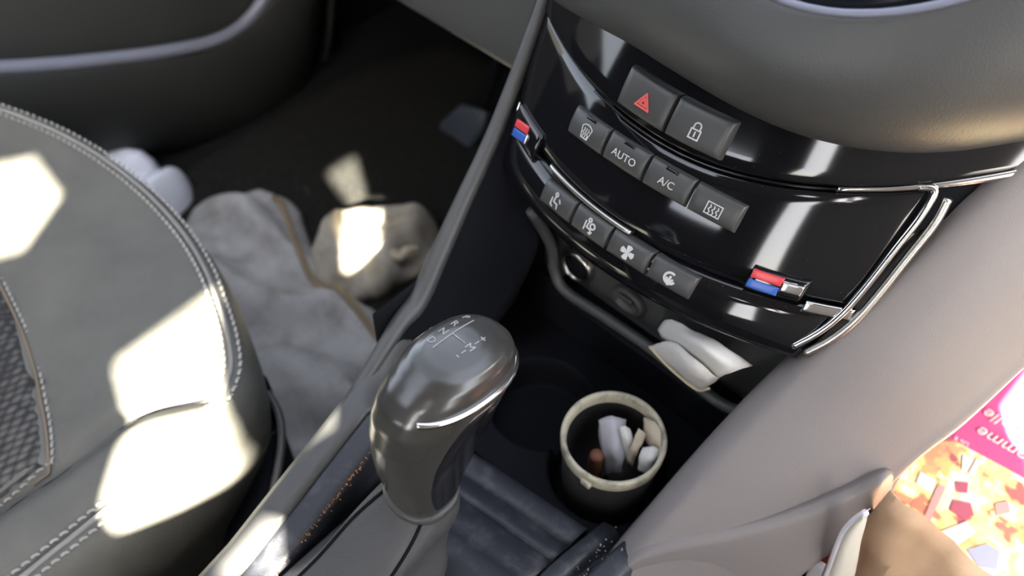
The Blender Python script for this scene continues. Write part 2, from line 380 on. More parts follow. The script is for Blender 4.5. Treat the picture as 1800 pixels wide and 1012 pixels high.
def word(parent, text, size, cx, cs, o, m, kx=-1.):
    v, f = textmesh(text, size)
    ob = mesh('lettering', [P(cx + q.x, cs + q.y + kx * (cx + q.x) ** 2, o) for q in v], f, m, parent, False)
    md = ob.modifiers.new('thickness', 'SOLIDIFY'); md.thickness = .00025; md.offset = 0
    return ob
def arc(cx, cy, r, a0, a1, n=10): return [(cx + r * cos(radians(a0 + (a1 - a0) * i / n)), cy + r * sin(radians(a0 + (a1 - a0) * i / n))) for i in range(n + 1)]
# hazard and door-lock keys
hz = []
for x0, x1, lab in ((-.0372, -.0008, 'hazard light key with red triangle'), (.0004, .0368, 'door lock key with padlock symbol')):
    b_ = pbox('button', x0, x1, .0815, .1055, -.004, .0105, 'button', pan, .0016, 0, 10, 8, .0012); b_['label'] = lab; hz.append(b_)
tri = [(-.0048, -.0040), (.0048, -.0040), (0, .0044)]
icon(hz[0], [tri + [tri[0]], [(-.0022, -.0023), (.0022, -.0023), (0, .0015), (-.0022, -.0023)]], -.0185, .0925, .0120, 'icon_red', .0013, 0)
icon(hz[1], [arc(0, .0026, .0021, -10, 190), [(-.0021, .0026), (-.0021, .0005)], [(.0021, .0026), (.0021, .0005)], [(-.003, .0005), (.003, .0005), (.003, -.005), (-.003, -.005), (-.003, .0005)], [(0, -.001), (0, -.0035)]], .0185, .0925, .0120, 'icon_white', .0008, 0)
# upper row
xe = [-.0665, -.0337, -.0015, .0305, .0625]
up = []
for i in range(4):
    b_ = pbox('button', xe[i] + .0006, xe[i + 1] - .0006, .0478, .0662, -.004, .0062, 'button', pan, .0016, -1., 10, 8, .0016)
    b_['label'] = ('front windscreen demist button', 'button lettered AUTO', 'button lettered A/C', 'rear window demist button')[i]; up.append(b_)
    if i < 3:
        lampx = (xe[i] + xe[i + 1]) / 2
        pbox('indicator_lamp', lampx - .0045, lampx + .0045, .0630, .0652, .004, .0072, 'gloss', b_, .0005, -1., 4, 2)
cxu = [(xe[i] + xe[i + 1]) / 2 for i in range(4)]
fan = [(-.0042, .0028)] + arc(0, -.0006, .0054, 141, 39, 8) + [(.0042, .0028), (.0026, -.0042), (-.0026, -.0042), (-.0042, .0028)]
wav = lambda x: [(x, -.0034), (x + .0006, -.0020), (x - .0006, -.0005), (x + .0004, .0010), (x, .0022)]
icon(up[0], [fan, wav(-.0018), wav(0), wav(.0018)], cxu[0], .0558, .0080, 'icon_white', .0006)
word(up[1], 'AUTO', .0066, cxu[1], .0560, .0080, 'icon_white')
word(up[2], 'A/C', .0066, cxu[2], .0560, .0080, 'icon_white')
icon(up[3], [[(-.0046, .0036), (.0046, .0036), (.0046, -.0036), (-.0046, -.0036), (-.0046, .0036)], wav(-.0024), wav(0), wav(.0024)], cxu[3], .0558, .0080, 'icon_white', .0006)
# lower row
xl = [-.0665, -.0352, -.0045, .0265, .0575]
lo = []
for i in range(4):
    b_ = pbox('button', xl[i] + .0006, xl[i + 1] - .0006, -.0028, .0136, -.006, .0058, 'button', pan, .0016, -1., 10, 8, .0014)
    b_['label'] = ('button with seated figure and footwell air symbol', 'button with seated figure and face air symbol', 'button with fan symbol', 'air recirculation button')[i]; lo.append(b_)
cxl = [(xl[i] + xl[i + 1]) / 2 for i in range(4)]
sit = [[(-.0012, .0032), (-.0018, -.0008), (.0016, -.0014), (.0022, -.0040)], arc(-.001, .0044, .0011, 0, 360, 10)]
icon(lo[0], sit + [[(-.0038, .0010), (-.0038, -.0036), (-.0022, -.0042)], [(.0024, .0024), (.0036, .0006)]], cxl[0], .0052, .0074, 'icon_white', .0010)
icon(lo[1], sit + [[(-.0036, .0026), (-.0036, -.0030)], arc(.0022, .0014, .0018, 0, 360, 10), [(.0010, -.0036), (.0030, -.0026)]], cxl[1], .0052, .0074, 'icon_white', .0010)
blade = lambda a: [(x * cos(a) - y * sin(a), x * sin(a) + y * cos(a)) for x, y in ((0, 0), (.0014, .0012), (.0026, .0040), (.0010, .0050), (-.0014, .0046), (-.0012, .0020))]
icon(lo[2], [], cxl[2], .0052, .0074, 'icon_white', .001, -1., [blade(k * pi / 2) for k in range(4)])
icon(lo[3], [arc(0, 0, .0036, 70, 330, 16), [(0, .0010), (.0000, -.0030)], [(-.0018, -.0006), (0, -.0042), (.0018, -.0006)]], cxl[3], .0052, .0074, 'icon_white', .0014)
# temperature rockers at both ends
for sx, x0, x1, sa in ((-1, -.1135, -.0985, .0145), (1, .0815, .0985, .0215)):
    tr = pbox('temperature_rocker', x0 - .0015, x1 + .0125, sa - .0075, sa + .0075, -.002, .0055, 'gloss', pan, .003, 0, 10, 6, .001) if sx > 0 else pbox('temperature_rocker', x0 - .006, x1 + .0135, sa - .0085, sa + .0125, -.002, .0052, 'gloss', pan, .003, 0, 10, 6, .001)
    kk = .35 if sx < 0 else -.05
    ff = lambda d: (lambda x: sa + d + kk * (x - (x0 + x1) / 2))
    pbox('red_mark', x0, x1, ff(.0006), ff(.0062), .004, .0072, 'red', tr, .0006, 0, 6, 3)
    pbox('blue_mark', x0, x1, ff(-.0060), ff(-.0002), .004, .0072, 'blue', tr, .0006, 0, 6, 3)
    pbox('chrome_tip', x1 + .0002, x1 + .0022 if sx < 0 else x1 + .0115, sa - .0030, sa + .0038, .004, .0076, 'chrome', tr, .0012, 0, 4, 3)
    pbox('chrome_bar', (x1 + .0065) if sx < 0 else .1135, (x1 + .0120) if sx < 0 else .1385, (sa + .004) if sx < 0 else .0085, (sa + .0105) if sx < 0 else .0165, .000, .0050, 'satin' if sx < 0 else 'chrome', tr, .0015, 0, 6, 3)
pbox('chrome_tab', -.1205, -.1185, .018, .026, .000, .0050, 'chrome', pan, .0008, 0, 3, 3)

# ------------------------------------------------------------------ centre console
con = thing('centre_console', 'dark grey centre console with cup wells, storage tray and broad right flank', 'console', (0, .1, -.36))
# right flank: a spar that rises to the dash; plane through A, B, Q
A_, B_, Q_ = V(.112, .19, 0), V(.165, .385, .215), V(.225, .37, .10)
e1 = (B_ - A_).normalized(); nn = (B_ - A_).cross(Q_ - A_).normalized()
if nn.x < 0: nn = -nn
e2 = (Q_ - A_) - e1 * (Q_ - A_).dot(e1); e2.normalize()
def fl(a, b_, o=0.): return A_ + e1 * a + e2 * b_ + nn * o
def ab(p): q = V(p) - A_; return q.dot(e1), q.dot(e2)
top = [V(.101, .10, -.075), V(.112, .19, .0), V(.125, .271, .071), V(.1435, .322, .134), V(.1645, .381, .213), V(.19, .45, .29)]
top = cr(top, 6)
far = cr([(0.1587, 0.1692, -0.1033), (0.1940, 0.2462, -0.0405), (0.2079, 0.3126, 0.0390), (0.2184, 0.3431, 0.0693), (0.2267, 0.3757, 0.1060), (0.2360, 0.4116, 0.1464)], 6)
rows = []
for p, q in zip(top, far):
    d = q - p
    r = [p + V(-.020, .012, -.05), p + V(-.012, .006, -.012), p + V(-.006, .003, -.003), p, p + d * .05 + nn * .0025, p + d * .12 + nn * .004, p + d * .25 + nn * .0055, p + d * .45 + nn * .005, p + d * .65 + nn * .003, p + d * .8 + nn * .0015, p + d * .92, q - V(.001, 0, 0), q + V(-.010, .002, -.003), q + V(-.030, .004, -.006), q + V(-.032, .006, -.15), q + V(-.032, .006, -.3)]
    r = [V(v.x, v.y, max(v.z, -.355)) for v in r]
    rows.append(r)
patch('right_flank', rows, 'plastic_side', con, .003, 0, 3)
# lower flank moulding below the crease
cre = cr([(0.1015, 0.1646, -0.0224), (0.1136, 0.1879, -0.0055), (0.1480, 0.2303, 0.0058), (0.1692, 0.2590, 0.0170), (0.1863, 0.2852, 0.0306), (0.1949, 0.2999, 0.0397), (0.2006, 0.3055, 0.0394), (0.2081, 0.3075, 0.0310)], 6)
bot = cr([(0.0871, 0.1163, -0.0738), (0.1169, 0.1419, -0.0807), (0.1653, 0.1885, -0.0842), (0.1859, 0.2209, -0.0666), (0.1971, 0.2528, -0.0353), (0.2067, 0.2799, -0.0088), (0.2099, 0.2937, 0.0071), (0.2119, 0.3032, 0.0186)], 6)
rows = []
for p, q in zip(cre, bot):
    d = q - p
    g = max(.15, min(1, (len(cre) - 1 - len(rows)) / 12))
    rows.append([p - nn * .010, p + nn * .004 * g + V(0, 0, .0005), p + nn * .0075 * g + d * .012, p + nn * .0095 * g + d * .05, p + nn * .0100 * g + d * .12, p + nn * .0080 * g + d * .35, p + nn * .004 * g + d * .7, q + nn * .001, q - nn * .02 + d * .05])
patch('flank_moulding', rows, 'plastic_side', con, .002, 0, 3)
# left rim, groove and crumb-filled strip
prof = [(-.010, -.36), (-.007, -.10), (-.004, -.03), (-.002, -.008), (.001, -.003), (.005, 0), (.012, .001), (.018, .0003), (.0215, -.002), (.0225, -.006)]
prof2 = [(.0225, -.006), (.0238, -.0062), (.025, -.003), (.032, -.0035), (.037, -.004), (.0395, -.006), (.0405, -.012), (.041, -.03), (.042, -.07)]
def rim_at(y):
    return -.0875 - .096 * y, (-.0095 + .292 * y if y > 0 else -.0095 + .10 * y)
ys = [-.30 + .52 * i / 40 for i in range(41)]
def rimrows(pr, cut):
    rows = []
    for y in ys:
        if y > cut: continue
        x0, z0 = rim_at(y); rows.append([V(x0 + dx, y, (z0 + dz - (1.1 * max(0, y - .115) ** 1.05 * min(1, max(0, dx + .002) / .02))) if dz > -.3 else -.36) for dx, dz in pr])
    return rows
patch('left_rim', rimrows(prof, .20), 'plastic', con, .002, 0, 3)
patch('inner_strip', rimrows(prof2, .20), 'plastic_dust', con, .002, 0, 3)
# left pillar trim rising beside the panel
pt = [V(-.0950, .085, .002), V(-.0985, .125, .0175), (-0.1065, 0.1719, 0.0357), (-0.1095, 0.1945, 0.0404), (-0.1145, 0.2208, 0.0614), (-0.1205, 0.2522, 0.0878), (-0.1265, 0.2880, 0.1182), (-0.1305, 0.3153, 0.1499), (-0.1335, 0.3369, 0.1790), (-0.1365, 0.3545, 0.2042)]
pt = [V(p) for p in pt]
tube('pillar_trim', pt, lambda u: .003 + .0048 * min(1, u / .3) - .0050 * max(0, u - .3), 'plastic', con, 12, 6)
fr_l = [V(-.086, .10, -.10), V(-.085, .16, -.07), V(-.082, .20, -.03), V(-.078, .25, .0), V(-.075, .275, .035), V(-.076, .285, .06), V(-.085, .285, .085), V(-.105, .30, .11), V(-.12, .33, .15), V(-.13, .36, .19)]
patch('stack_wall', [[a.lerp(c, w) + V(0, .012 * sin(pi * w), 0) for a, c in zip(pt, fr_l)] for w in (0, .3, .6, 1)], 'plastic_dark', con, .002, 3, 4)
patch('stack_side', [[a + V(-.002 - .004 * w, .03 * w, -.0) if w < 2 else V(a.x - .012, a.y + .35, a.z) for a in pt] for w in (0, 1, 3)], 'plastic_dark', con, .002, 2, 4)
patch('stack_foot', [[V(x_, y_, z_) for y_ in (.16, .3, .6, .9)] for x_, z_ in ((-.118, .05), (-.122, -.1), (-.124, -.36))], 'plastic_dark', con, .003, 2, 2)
# well floor, walls and the two cup recesses
def hole_plate(name, x0, x1, y0, y1, z, holes, m, depth):
    n = 56; vs_, fs = [], []
    nx_, ny = 84, 84
    for i in range(nx_ + 1):
        for j in range(ny + 1):
            x = x0 + (x1 - x0) * i / nx_; y = y0 + (y1 - y0) * j / ny; zz = z
            for hx, hy, hr in holes:
                d = math.hypot(x - hx, y - hy) - hr
                w = min(1, max(0, .5 - d / .006)); zz -= depth * w * w * (3 - 2 * w)
            vs_.append((x, y, zz))
    return mesh(name, vs_, gridf(nx_ + 1, ny + 1), m, con)
CUP = V(.0505, .2235, 0)
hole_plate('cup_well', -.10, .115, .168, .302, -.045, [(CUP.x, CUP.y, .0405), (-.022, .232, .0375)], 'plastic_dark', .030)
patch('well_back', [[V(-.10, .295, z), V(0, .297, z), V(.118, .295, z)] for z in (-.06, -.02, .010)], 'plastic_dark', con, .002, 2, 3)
# dusty plate in front of the gear lever: steps run across the car
pl = [(.168, -.060), (.1675, -.040), (.165, -.036), (.156, -.0335), (.150, -.034), (.149, -.0375), (.1475, -.0345), (.139, -.029), (.133, -.0275), (.1315, -.031), (.1300, -.0285), (.118, -.0215), (.104, -.018), (.09, -.017), (-.02, -.022), (-.30, -.03)]
patch('gear_plate', [[V(x, y + .10 * (x - .02), z + .05 * (x - .02)) for x in (-.048, -.02, .02, .05, .072)] for y, z in pl], 'plastic_dust', con, .002, 2, 2)
# right rim: two soft ridges beside the plate
pr3 = [(-.030, -.05), (-.026, -.012), (-.022, -.006), (-.017, -.004), (-.013, -.006), (-.010, -.012), (-.007, -.013), (-.003, -.006), (.002, -.003), (.009, -.0025), (.014, -.006), (.018, -.02)]
rows = []
for i in range(25):
    y = -.25 + .435 * i / 24
    x0 = .0965 + .06 * max(0, y - .1); z0 = -.008 + .05 * (y - .18)
    rows.append([V(x0 + dx, y, z0 + dz - (.35 * max(0, y - .135) if dx < -.004 else .15 * max(0, y - .15))) for dx, dz in pr3])
patch('right_rim', rows, 'plastic_dust', con, .002, 0, 3)
# storage tray under the panel: lip, back wall with sockets
lip = [V(-.078, .278, .092), (-0.0669, 0.2880, 0.0560), (-0.0614, 0.2870, 0.0323), (-0.0479, 0.2860, 0.0196), (-0.0121, 0.2855, 0.0224), (0.0296, 0.2850, 0.0249), (0.0648, 0.2850, 0.0217), (0.0901, 0.2850, 0.0193), (0.1064, 0.2850, 0.0252), (0.1176, 0.2840, 0.0451), (0.1255, 0.2830, 0.0732), V(.130, .292, .085)]
tube('tray_lip', lip, .0042, 'plastic', con, 10, 6)
patch('tray_back', [[V(x, .305 + dy, z) for x in (-.085, -.04, 0, .05, .10, .135)] for z, dy in ((.008, 0), (.012, .0), (.05, .003), (.11, .010))], 'plastic', con, .002, 2, 2)
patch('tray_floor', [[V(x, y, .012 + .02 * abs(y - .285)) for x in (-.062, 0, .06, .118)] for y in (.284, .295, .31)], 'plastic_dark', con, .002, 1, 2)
sc_ = (-0.0510, 0.3035, 0.0323)
sk = [(.0150, .0), (.0150, -.0035), (.0138, -.0052), (.0122, -.0048), (.0116, -.003), (.0095, .004), (.0093, .016), (.0, .016)]
secs = [[V(sc_[0] + r * cos(2 * pi * j / 40), sc_[1] + dy, sc_[2] + r * sin(2 * pi * j / 40)) for j in range(40)] for r, dy in sk[:5]]
sock = loft('power_socket', secs, 'satin', con, False); sock['label'] = 'round power socket with bright metal ring'
loft('socket_barrel', [[V(sc_[0] + r * cos(2 * pi * j / 40), sc_[1] + dy - .002, sc_[2] + r * sin(2 * pi * j / 40)) for j in range(40)] for r, dy in ((.0119, -.001), (.0114, .001), (.003, .0012))], 'plastic_dark', sock)
us = (-0.0035, 0.3030, 0.0319)
cov = loft('socket_cover', [[V(us[0] + rx * cos(2 * pi * j / 32), us[1] + dy, us[2] + rx * .8 * sin(2 * pi * j / 32)) for j in range(32)] for rx, dy in ((.0145, .003), (.0145, -.002), (.0135, -.0035), (.0095, -.0035), (.009, -.001), (.002, -.001))], 'plastic', con)
rbox('cover_tab', V(us[0] - .002, us[1] - .003, us[2] + .004), (.014, .003, .003), 'plastic', cov, .001)
# crumbs and dust lying on the console
def bits(name, pts, m, parent=None, r=.0006):
    vs_, fs = [], []
    for p in pts:
        k = len(vs_); q = r * random.uniform(.5, 1.5)
        for dx, dy, dz in ((1, 0, 0), (-.6, .8, 0), (-.6, -.8, 0), (0, 0, 1.1), (0, 0, -.3)):
            vs_.append(V(p) + V(dx, dy, dz) * q * random.uniform(.7, 1.4))
        fs += [(k, k + 1, k + 3), (k + 1, k + 2, k + 3), (k + 2, k, k + 3), (k, k + 4, k + 1), (k + 1, k + 4, k + 2), (k + 2, k + 4, k)]
    return mesh(name, vs_, fs, m, parent, False)
pts = []
for i in range(260):
    y = random.gauss(.062, .028); x0, z0 = rim_at(y); pts.append((x0 + .0235 + .018 * (abs(random.gauss(.85, .12))), y, z0 - .0040))
cb = bits('crumbs', pts, 'crumb', None, .0008); cb['kind'] = 'stuff'; tag(cb, 'orange crumbs scattered along the groove of the left console rim', 'crumbs')
pts = []
for i in range(420):
    y = random.uniform(.02, .15); x = random.uniform(.03, .072)
    z = interp([(q[0], q[1]) for q in pl[::-1]], y - .10 * (x - .02)) + .05 * (x - .02); pts.append((x, y, z))
for i in range(160):
    y = random.uniform(.06, .18); pts.append((.0965 + .06 * max(0, y - .1) + random.uniform(-.012, .012), y, -.008 + .05 * (y - .18) - .006))
db = bits('dust_flecks', pts, 'dustbit', None, .00055); db['kind'] = 'stuff'; tag(db, 'pale dust flecks on the plate beside the gear lever', 'dust')

# ------------------------------------------------------------------ gear lever
gl = thing('gear_lever', 'automatic gear lever with glossy black cap, bright ring and grey gaiter', 'gear lever', (0, .06, -.02))
KN = [  # y, z, half width, half length, tilt
    (.0945, .046, .0205, .0195, -.05), (.0955, .056, .0215, .0215, -.05), (.0975, .068, .0224, .0250, -.08), (.1010, .083, .0234, .0305, -.12), (.1060, .100, .0246, .0360, -.17),
    (0.1115, 0.1150, 0.0256, 0.0405, -0.21), (0.1175, 0.1280, 0.0262, 0.0430, -0.24), (0.1230, 0.1380, 0.0260, 0.0425, -0.24), (0.1274, 0.1455, 0.0250, 0.0394, -0.23), (0.1305, 0.1515, 0.0232, 0.0345, -0.22), (0.1323, 0.1560, 0.0202, 0.0283, -0.21), (0.1333, 0.1590, 0.0156, 0.0207, -0.20), (0.1335, 0.1606, 0.0100, 0.0125, -0.20), (0.1335, 0.1612, 0.0030, 0.0035, -0.20)]
secs = []
for i in range(len(KN) - 1):
    for k in range(4):
        w = k / 4; q = [a + (c - a) * w for a, c in zip(KN[i], KN[i + 1])]
        secs.append(ring((0, q[0], q[1]), q[2], q[3], 48, tilt=q[4], power=2.3))
q = KN[-1]; secs.append(ring((0, q[0], q[1]), q[2], q[3], 48, tilt=q[4], power=2.3))
cap = loft('knob', secs, 'knob_shell', gl)
def arcring(j0, j1, row, r, m):
    s_ = secs[row]; c = sum(s_, Vector()) / 48
    return tube('bright_trim', [s_[j % 48] + (s_[j % 48] - c).normalized() * .0004 for j in range(j0, j1 + 1)], r, m, gl, 8, 3)
arcring(-8, 11, 29, .0020, 'chrome'); arcring(15, 23, 33, .0017, 'satin')
# shift pattern printed on the top: P R N D with manual gate
from mathutils.bvhtree import BVHTree
kt = BVHTree.FromPolygons([v.co for v in cap.data.vertices], [tuple(p.vertices) for p in cap.data.polygons])
def capz(x, y):
    h = kt.ray_cast(V(x, y, .3), V(0, 0, -1))[0]
    return (h.z if h else .15) + .0003
def caplet(t, x, y, size, name='lettering'):
    v, f = textmesh(t, size)
    o = mesh(name, [V(x + p.x, y + p.y, capz(x + p.x, y + p.y)) for p in v], f, 'dustbit', cap, False)
    md = o.modifiers.new('thickness', 'SOLIDIFY'); md.thickness = .0002
for i, c in enumerate('PRND'): caplet(c, -.0120 + .0003 * i, .1495 - .0088 * i, .0064)
caplet('M', .0065, .1340, .0064); caplet('+', .0065, .1435, .0070); caplet('-', .0065, .1255, .0070)
vs_, fs = [], []
for pth in ([(-.0068, .1500), (-.0064, .1200)], [(-.0064, .1340), (.0025, .1340)], [(.0065, .1405), (.0065, .1378)], [(.0065, .1305), (.0065, .1280)]):
    v, f = ribbon([((pth[0][0] + (pth[1][0] - pth[0][0]) * i / 8), (pth[0][1] + (pth[1][1] - pth[0][1]) * i / 8)) for i in range(9)], .0007)
    k = len(vs_); vs_ += v; fs += [tuple(i + k for i in q_) for q_ in f]
mesh('shift_pattern', [V(x, y, capz(x, y)) for x, y in vs_], fs, 'dustbit', cap, False)
# glossy insert down the right side of the knob
rows = []
for i in range(0, 29):
    w = i / 29
    if w < .08 or w > .93: continue
    hw = 4.6 * sin(pi * (w - .06) / .9) ** .5 if .06 < w < .96 else .3
    s_ = secs[i]; c = sum(s_, Vector()) / len(s_); r = []
    for k in range(13):
        j = (k / 12 * 2 - 1) * hw + 2.5 * (w - .3)
        j0 = math.floor(j); p = s_[j0 % 48].lerp(s_[(j0 + 1) % 48], j - j0)
        r.append(c + (p - c) * (1.012 if 0 < k < 12 else .985))
    rows.append(r)
patch('side_insert', rows, 'gloss_knob', gl, .001)
loft('neck_collar', [ring((0, .0940, .0490 + d), .0215 * s, .0205 * s, 40, tilt=-.05, power=2.3) for d, s in ((-.006, .98), (-.005, 1.05), (-.001, 1.06), (.001, 1.0))], 'plastic', gl)
# gaiter
secs = []
for k in range(15):
    w = k / 14; e = w ** 1.25
    cx, cy, z = -.006 * w, .0940 - .090 * e, .046 - .068 * w
    rx, ry = .0205 + .0205 * e + .0022 * sin(w * 9), .0200 + .062 * e + .0022 * sin(w * 9)
    r = ring((cx, cy, z), rx, ry, 64, power=2.3 + 2.2 * min(1, w * 2))
    r = [p + (p - V(cx, cy, z)) * .035 * fbm(p, 38, 2) * sin(pi * min(1, w * 1.1)) for p in r]
    secs.append(r)
loft('gaiter', secs, 'leather_boot', gl, False)
sm_ = []
for k in range(15):
    s_ = secs[k]; c = sum(s_, Vector()) / 64; p = s_[40]; sm_.append(p + (p - c).normalized() * .0008)
tube('gaiter_seam', sm_, .0011, 'plastic_dark', gl, 8, 2)
sm_ = []
for k in range(15):
    s_ = secs[k]; c = sum(s_, Vector()) / 64; p = s_[56]; sm_.append(p + (p - c).normalized() * .0008)
tube('gaiter_seam', sm_, .0011, 'plastic_dark', gl, 8, 2)

# ------------------------------------------------------------------ driver's seat
seat = thing('driver_seat', 'grey leather driver seat cushion with stitched seams and woven insert', 'seat', (-.44, -.1, -.36))
SX = -.440
half = [(-.1765, -.50), (-.1765, -.30), (-.1765, -.15), (-.1770, -.05), (-.1775, .009), (-.1830, .046), (-.2020, .080), (-.2310, .100), (-.2760, .1195), (-.3180, .1340), (-.3700, .1450), (SX, .1500)]
full = half + [(2 * SX - x, y) for x, y in half[:-1][::-1]]
out = cr([(x, y, 0) for x, y in full], 12); NO = len(out)
nrm = []
for i in range(NO):
    t = (out[min(i + 1, NO - 1)] - out[max(i - 1, 0)]).normalized(); nrm.append(V(t.y, -t.x, 0))
crease = cr([(-.240, -.50, 0), (-.240, -.2, 0), (-.238, -.09, 0), (-.231, -.05, 0), (-.2275, .013, 0), (-.203, .056, 0)], 8)
crease_m = [V(2 * SX - p.x, p.y, 0) for p in crease]
ins = cr([(-.2385, -.12, 0), (-.2400, -.060, 0), (-.2440, -.043, 0), (-.293, -.021, 0), (-.356, .0, 0), (SX, .0175, 0)], 8)
ins = ins + [V(2 * SX - p.x, p.y, 0) for p in ins[:-1][::-1]]
def dpoly(p, poly):
    best = 9
    for a, c in zip(poly, poly[1:]):
        d = c - a; t = max(0, min(1, (p - a).dot(d) / d.length_squared)); best = min(best, (p - a - d * t).length)
    return best
def seat_z(x, y):
    p = V(x, y, 0)
    z = -.032 - .010 * max(0, 1 - ((x - SX) / .24) ** 2) + .006 * math.exp(-((y - .05) / .08) ** 2)
    d = min(dpoly(p, crease), dpoly(p, crease_m)); z -= .009 * math.exp(-(d / .009) ** 2)
    side = abs(x - SX) - .205
    if side > 0: z += .006 * math.sin(min(1, side / .058) * pi) * max(0, min(1, (.06 - y) / .06))
    z -= .004 * math.exp(-(dpoly(p, ins) / .006) ** 2)
    z += .0015 * fbm(p, 14, 3)
    return z
rows = []
CN = V(SX, -.20, 0)
for w in [1, .9, .8, .7, .6, .52, .46, .42, .38, .35, .32, .29, .27, .25, .23, .21, .19, .17, .15, .13, .11, .095, .08, .065, .05, .035, .02, .008, 0]:
    r = []
    for p in out:
        q = p.lerp(V(SX, min(p.y, -.12), 0), w)
        r.append(V(q.x, q.y, seat_z(q.x, q.y) - .0025 * math.exp(-(w / .012) ** 2)))
    rows.append(r)
zs = [seat_z(p.x, p.y) for p in out]
for d, dz in ((.06, .0005), (.15, .0005), (.28, -.001), (.42, -.004), (.58, -.009), (.74, -.017), (.88, -.028), (.97, -.042), (.95, -.06), (.7, -.09), (.3, -.13), (0, -.18), (-.2, -.22)):
    r = []
    for p, n_, z in zip(out, nrm, zs):
        fx = max(0, abs(n_.x) - .15) / .85; of = .012 + .010 * fx
        q = p + n_ * of * d; r.append(V(q.x, q.y, z + dz * (1.0 if dz < -.05 else .75)))
    rows.append(r)
patch('cushion', rows, 'leather', seat, 0)
def path_on(poly, lift): return [V(p.x, p.y, seat_z(p.x, p.y) + lift) for p in poly]
tube('piping', path_on(out[20:-20], .0006), .0022, 'piping', seat, 8)
tube('crease_seam', path_on(crease, -.0006), .0012, 'plastic_dark', seat, 6)
def stitches(name, poly, offs, pitch, ln, r, lift, m, zf=None):
    vs_, fs = [], []
    L = 0; nxt = 0
    for i in range(1, len(poly) - 1):
        a, c = poly[i], poly[i + 1]; d = c - a; seg = d.length
        while nxt < L + seg:
            t = (nxt - L) / seg; p = a + d * t; tn = d.normalized(); sd = V(tn.y, -tn.x, 0)
            for of in offs:
                q = p + sd * of; z = (zf(q) if zf else seat_z(q.x, q.y)) + lift; k = len(vs_)
                for s1, w1, h1 in ((-1, 0, -.4), (-.7, 1, .2), (-.7, -1, .2), (0, .9, .8), (0, -.9, .8), (.7, 1, .2), (.7, -1, .2), (1, 0, -.4)):
                    g = q + tn * s1 * ln / 2 + sd * (w1 * r + s1 * r * .5); vs_.append(V(g.x, g.y, z + h1 * r))
                fs += [(k, k + 2, k + 1), (k + 1, k + 2, k + 4, k + 3), (k + 3, k + 4, k + 6, k + 5), (k + 5, k + 6, k + 7)]
            nxt += pitch
        L += seg
    o = mesh(name, vs_, fs, m, seat); o['kind'] = 'stuff'; return o
zout = lambda q: seat_z(min(max(q.x, 2 * SX + .1765), -.1765), q.y)
stitches('seam_stitching', out[20:-20], (-.0054,), .0070, .0062, .0013, .0008, 'thread')
stitches('seam_stitching', out[20:-20], (.0064,), .0070, .0062, .0013, -.0002, 'thread', zout)
stitches('insert_stitching', ins, (-.0035,), .0068, .0058, .0012, .0008, 'thread')
# woven insert
ins_tab = sorted([(p.x, p.y) for p in ins if p.y > -.05])
def ins_y(x): return interp(ins_tab, x)
rows = []
for i in range(41):
    x = -.2445 + (2 * (SX + .2445)) * i / 40
    ye = ins_y(x) - .0085
    rows.append([V(x, -.32 + (ye + .32) * k / 40, seat_z(x, -.32 + (ye + .32) * k / 40) + .0014 - (.003 if k == 40 else 0)) for k in range(41)])
patch('woven_insert', rows, 'weave', seat)
tube('insert_piping', path_on([V(p.x, p.y - .007, 0) for p in ins[8:-8]], .0006), .0014, 'tan_piping', seat, 6)
# rail bracket low on the inner side of the seat
tube('seat_bracket', [(-0.2166, 0.1082, -0.1000), (-0.2004, 0.1045, -0.1000), (-0.1833, 0.0963, -0.1000), (-0.1659, 0.0826, -0.1000), (-0.1455, 0.0609, -0.1000), (-0.1215, 0.0319, -0.1000)], .0035, 'plastic', seat, 8, 5)
bx = cr([(-0.2420, 0.1129, -0.1150), (-0.2407, 0.1181, -0.1150), (-0.2196, 0.1103, -0.1150), (-0.1908, 0.0921, -0.1150), (-0.1595, 0.0647, -0.1150), (-0.1285, 0.0280, -0.1150)], 4)
patch('bracket_cover', [[p + V(-.03, -.02, -.03) for p in bx], [p + V(-.012, -.008, -.002) for p in bx], bx, [p + V(.001, 0, -.012) for p in bx], [p + V(.0, 0, -.15) for p in bx]], 'plastic_dark', seat, .002, 3, 0)

# ------------------------------------------------------------------ driver's footwell
mt = loft('floor_mat', [[V(-.50 + (x + .0) * s, .45 + y * s, z) for x, y in ((-.24, -.30), (.02, -.32), (.17, -.30), (.18, .0), (.17, .22), (.12, .34), (-.05, .36), (-.20, .33), (-.25, .20), (-.26, -.1))] for s, z in ((1, -.360), (1, -.354), (.985, -.351), (.9, -.351), (.02, -.351))], 'mat_rubber')
tag(mt, 'dark floor mat on the driver side, partly in sunlight', 'floor mat')
pd = thing('brake_pedal', 'blue-grey rubber pedal pad in the dark footwell', 'pedal', (-.50, .66, -.36))
pc = [(-0.5579, 0.6200, -0.3901), (-0.5598, 0.6300, -0.3449), (-0.5301, 0.6450, -0.3015), (-0.4830, 0.6500, -0.2915), (-0.4830, 0.6400, -0.3229), (-0.5017, 0.6250, -0.3642), (-0.5256, 0.6150, -0.4005)]
cen = sum((V(p) for p in pc), Vector()) / len(pc)
loft('pedal_pad', [[cen + (V(p) - cen) * s + V(0, -.004, .003) * d for p in pc] for s, d in ((.96, -2), (1, -1.5), (1, 0), (.95, 1), (.8, 1.3), (.05, 1.4))], 'pedal_rubber', pd)
tube('pedal_arm', [cen + V(0, .008, -.004), cen + V(.0, .05, .03), cen + V(-.0, .09, .12), cen + V(0, .09, .28)], .008, 'plastic_dark', pd, 8, 4)

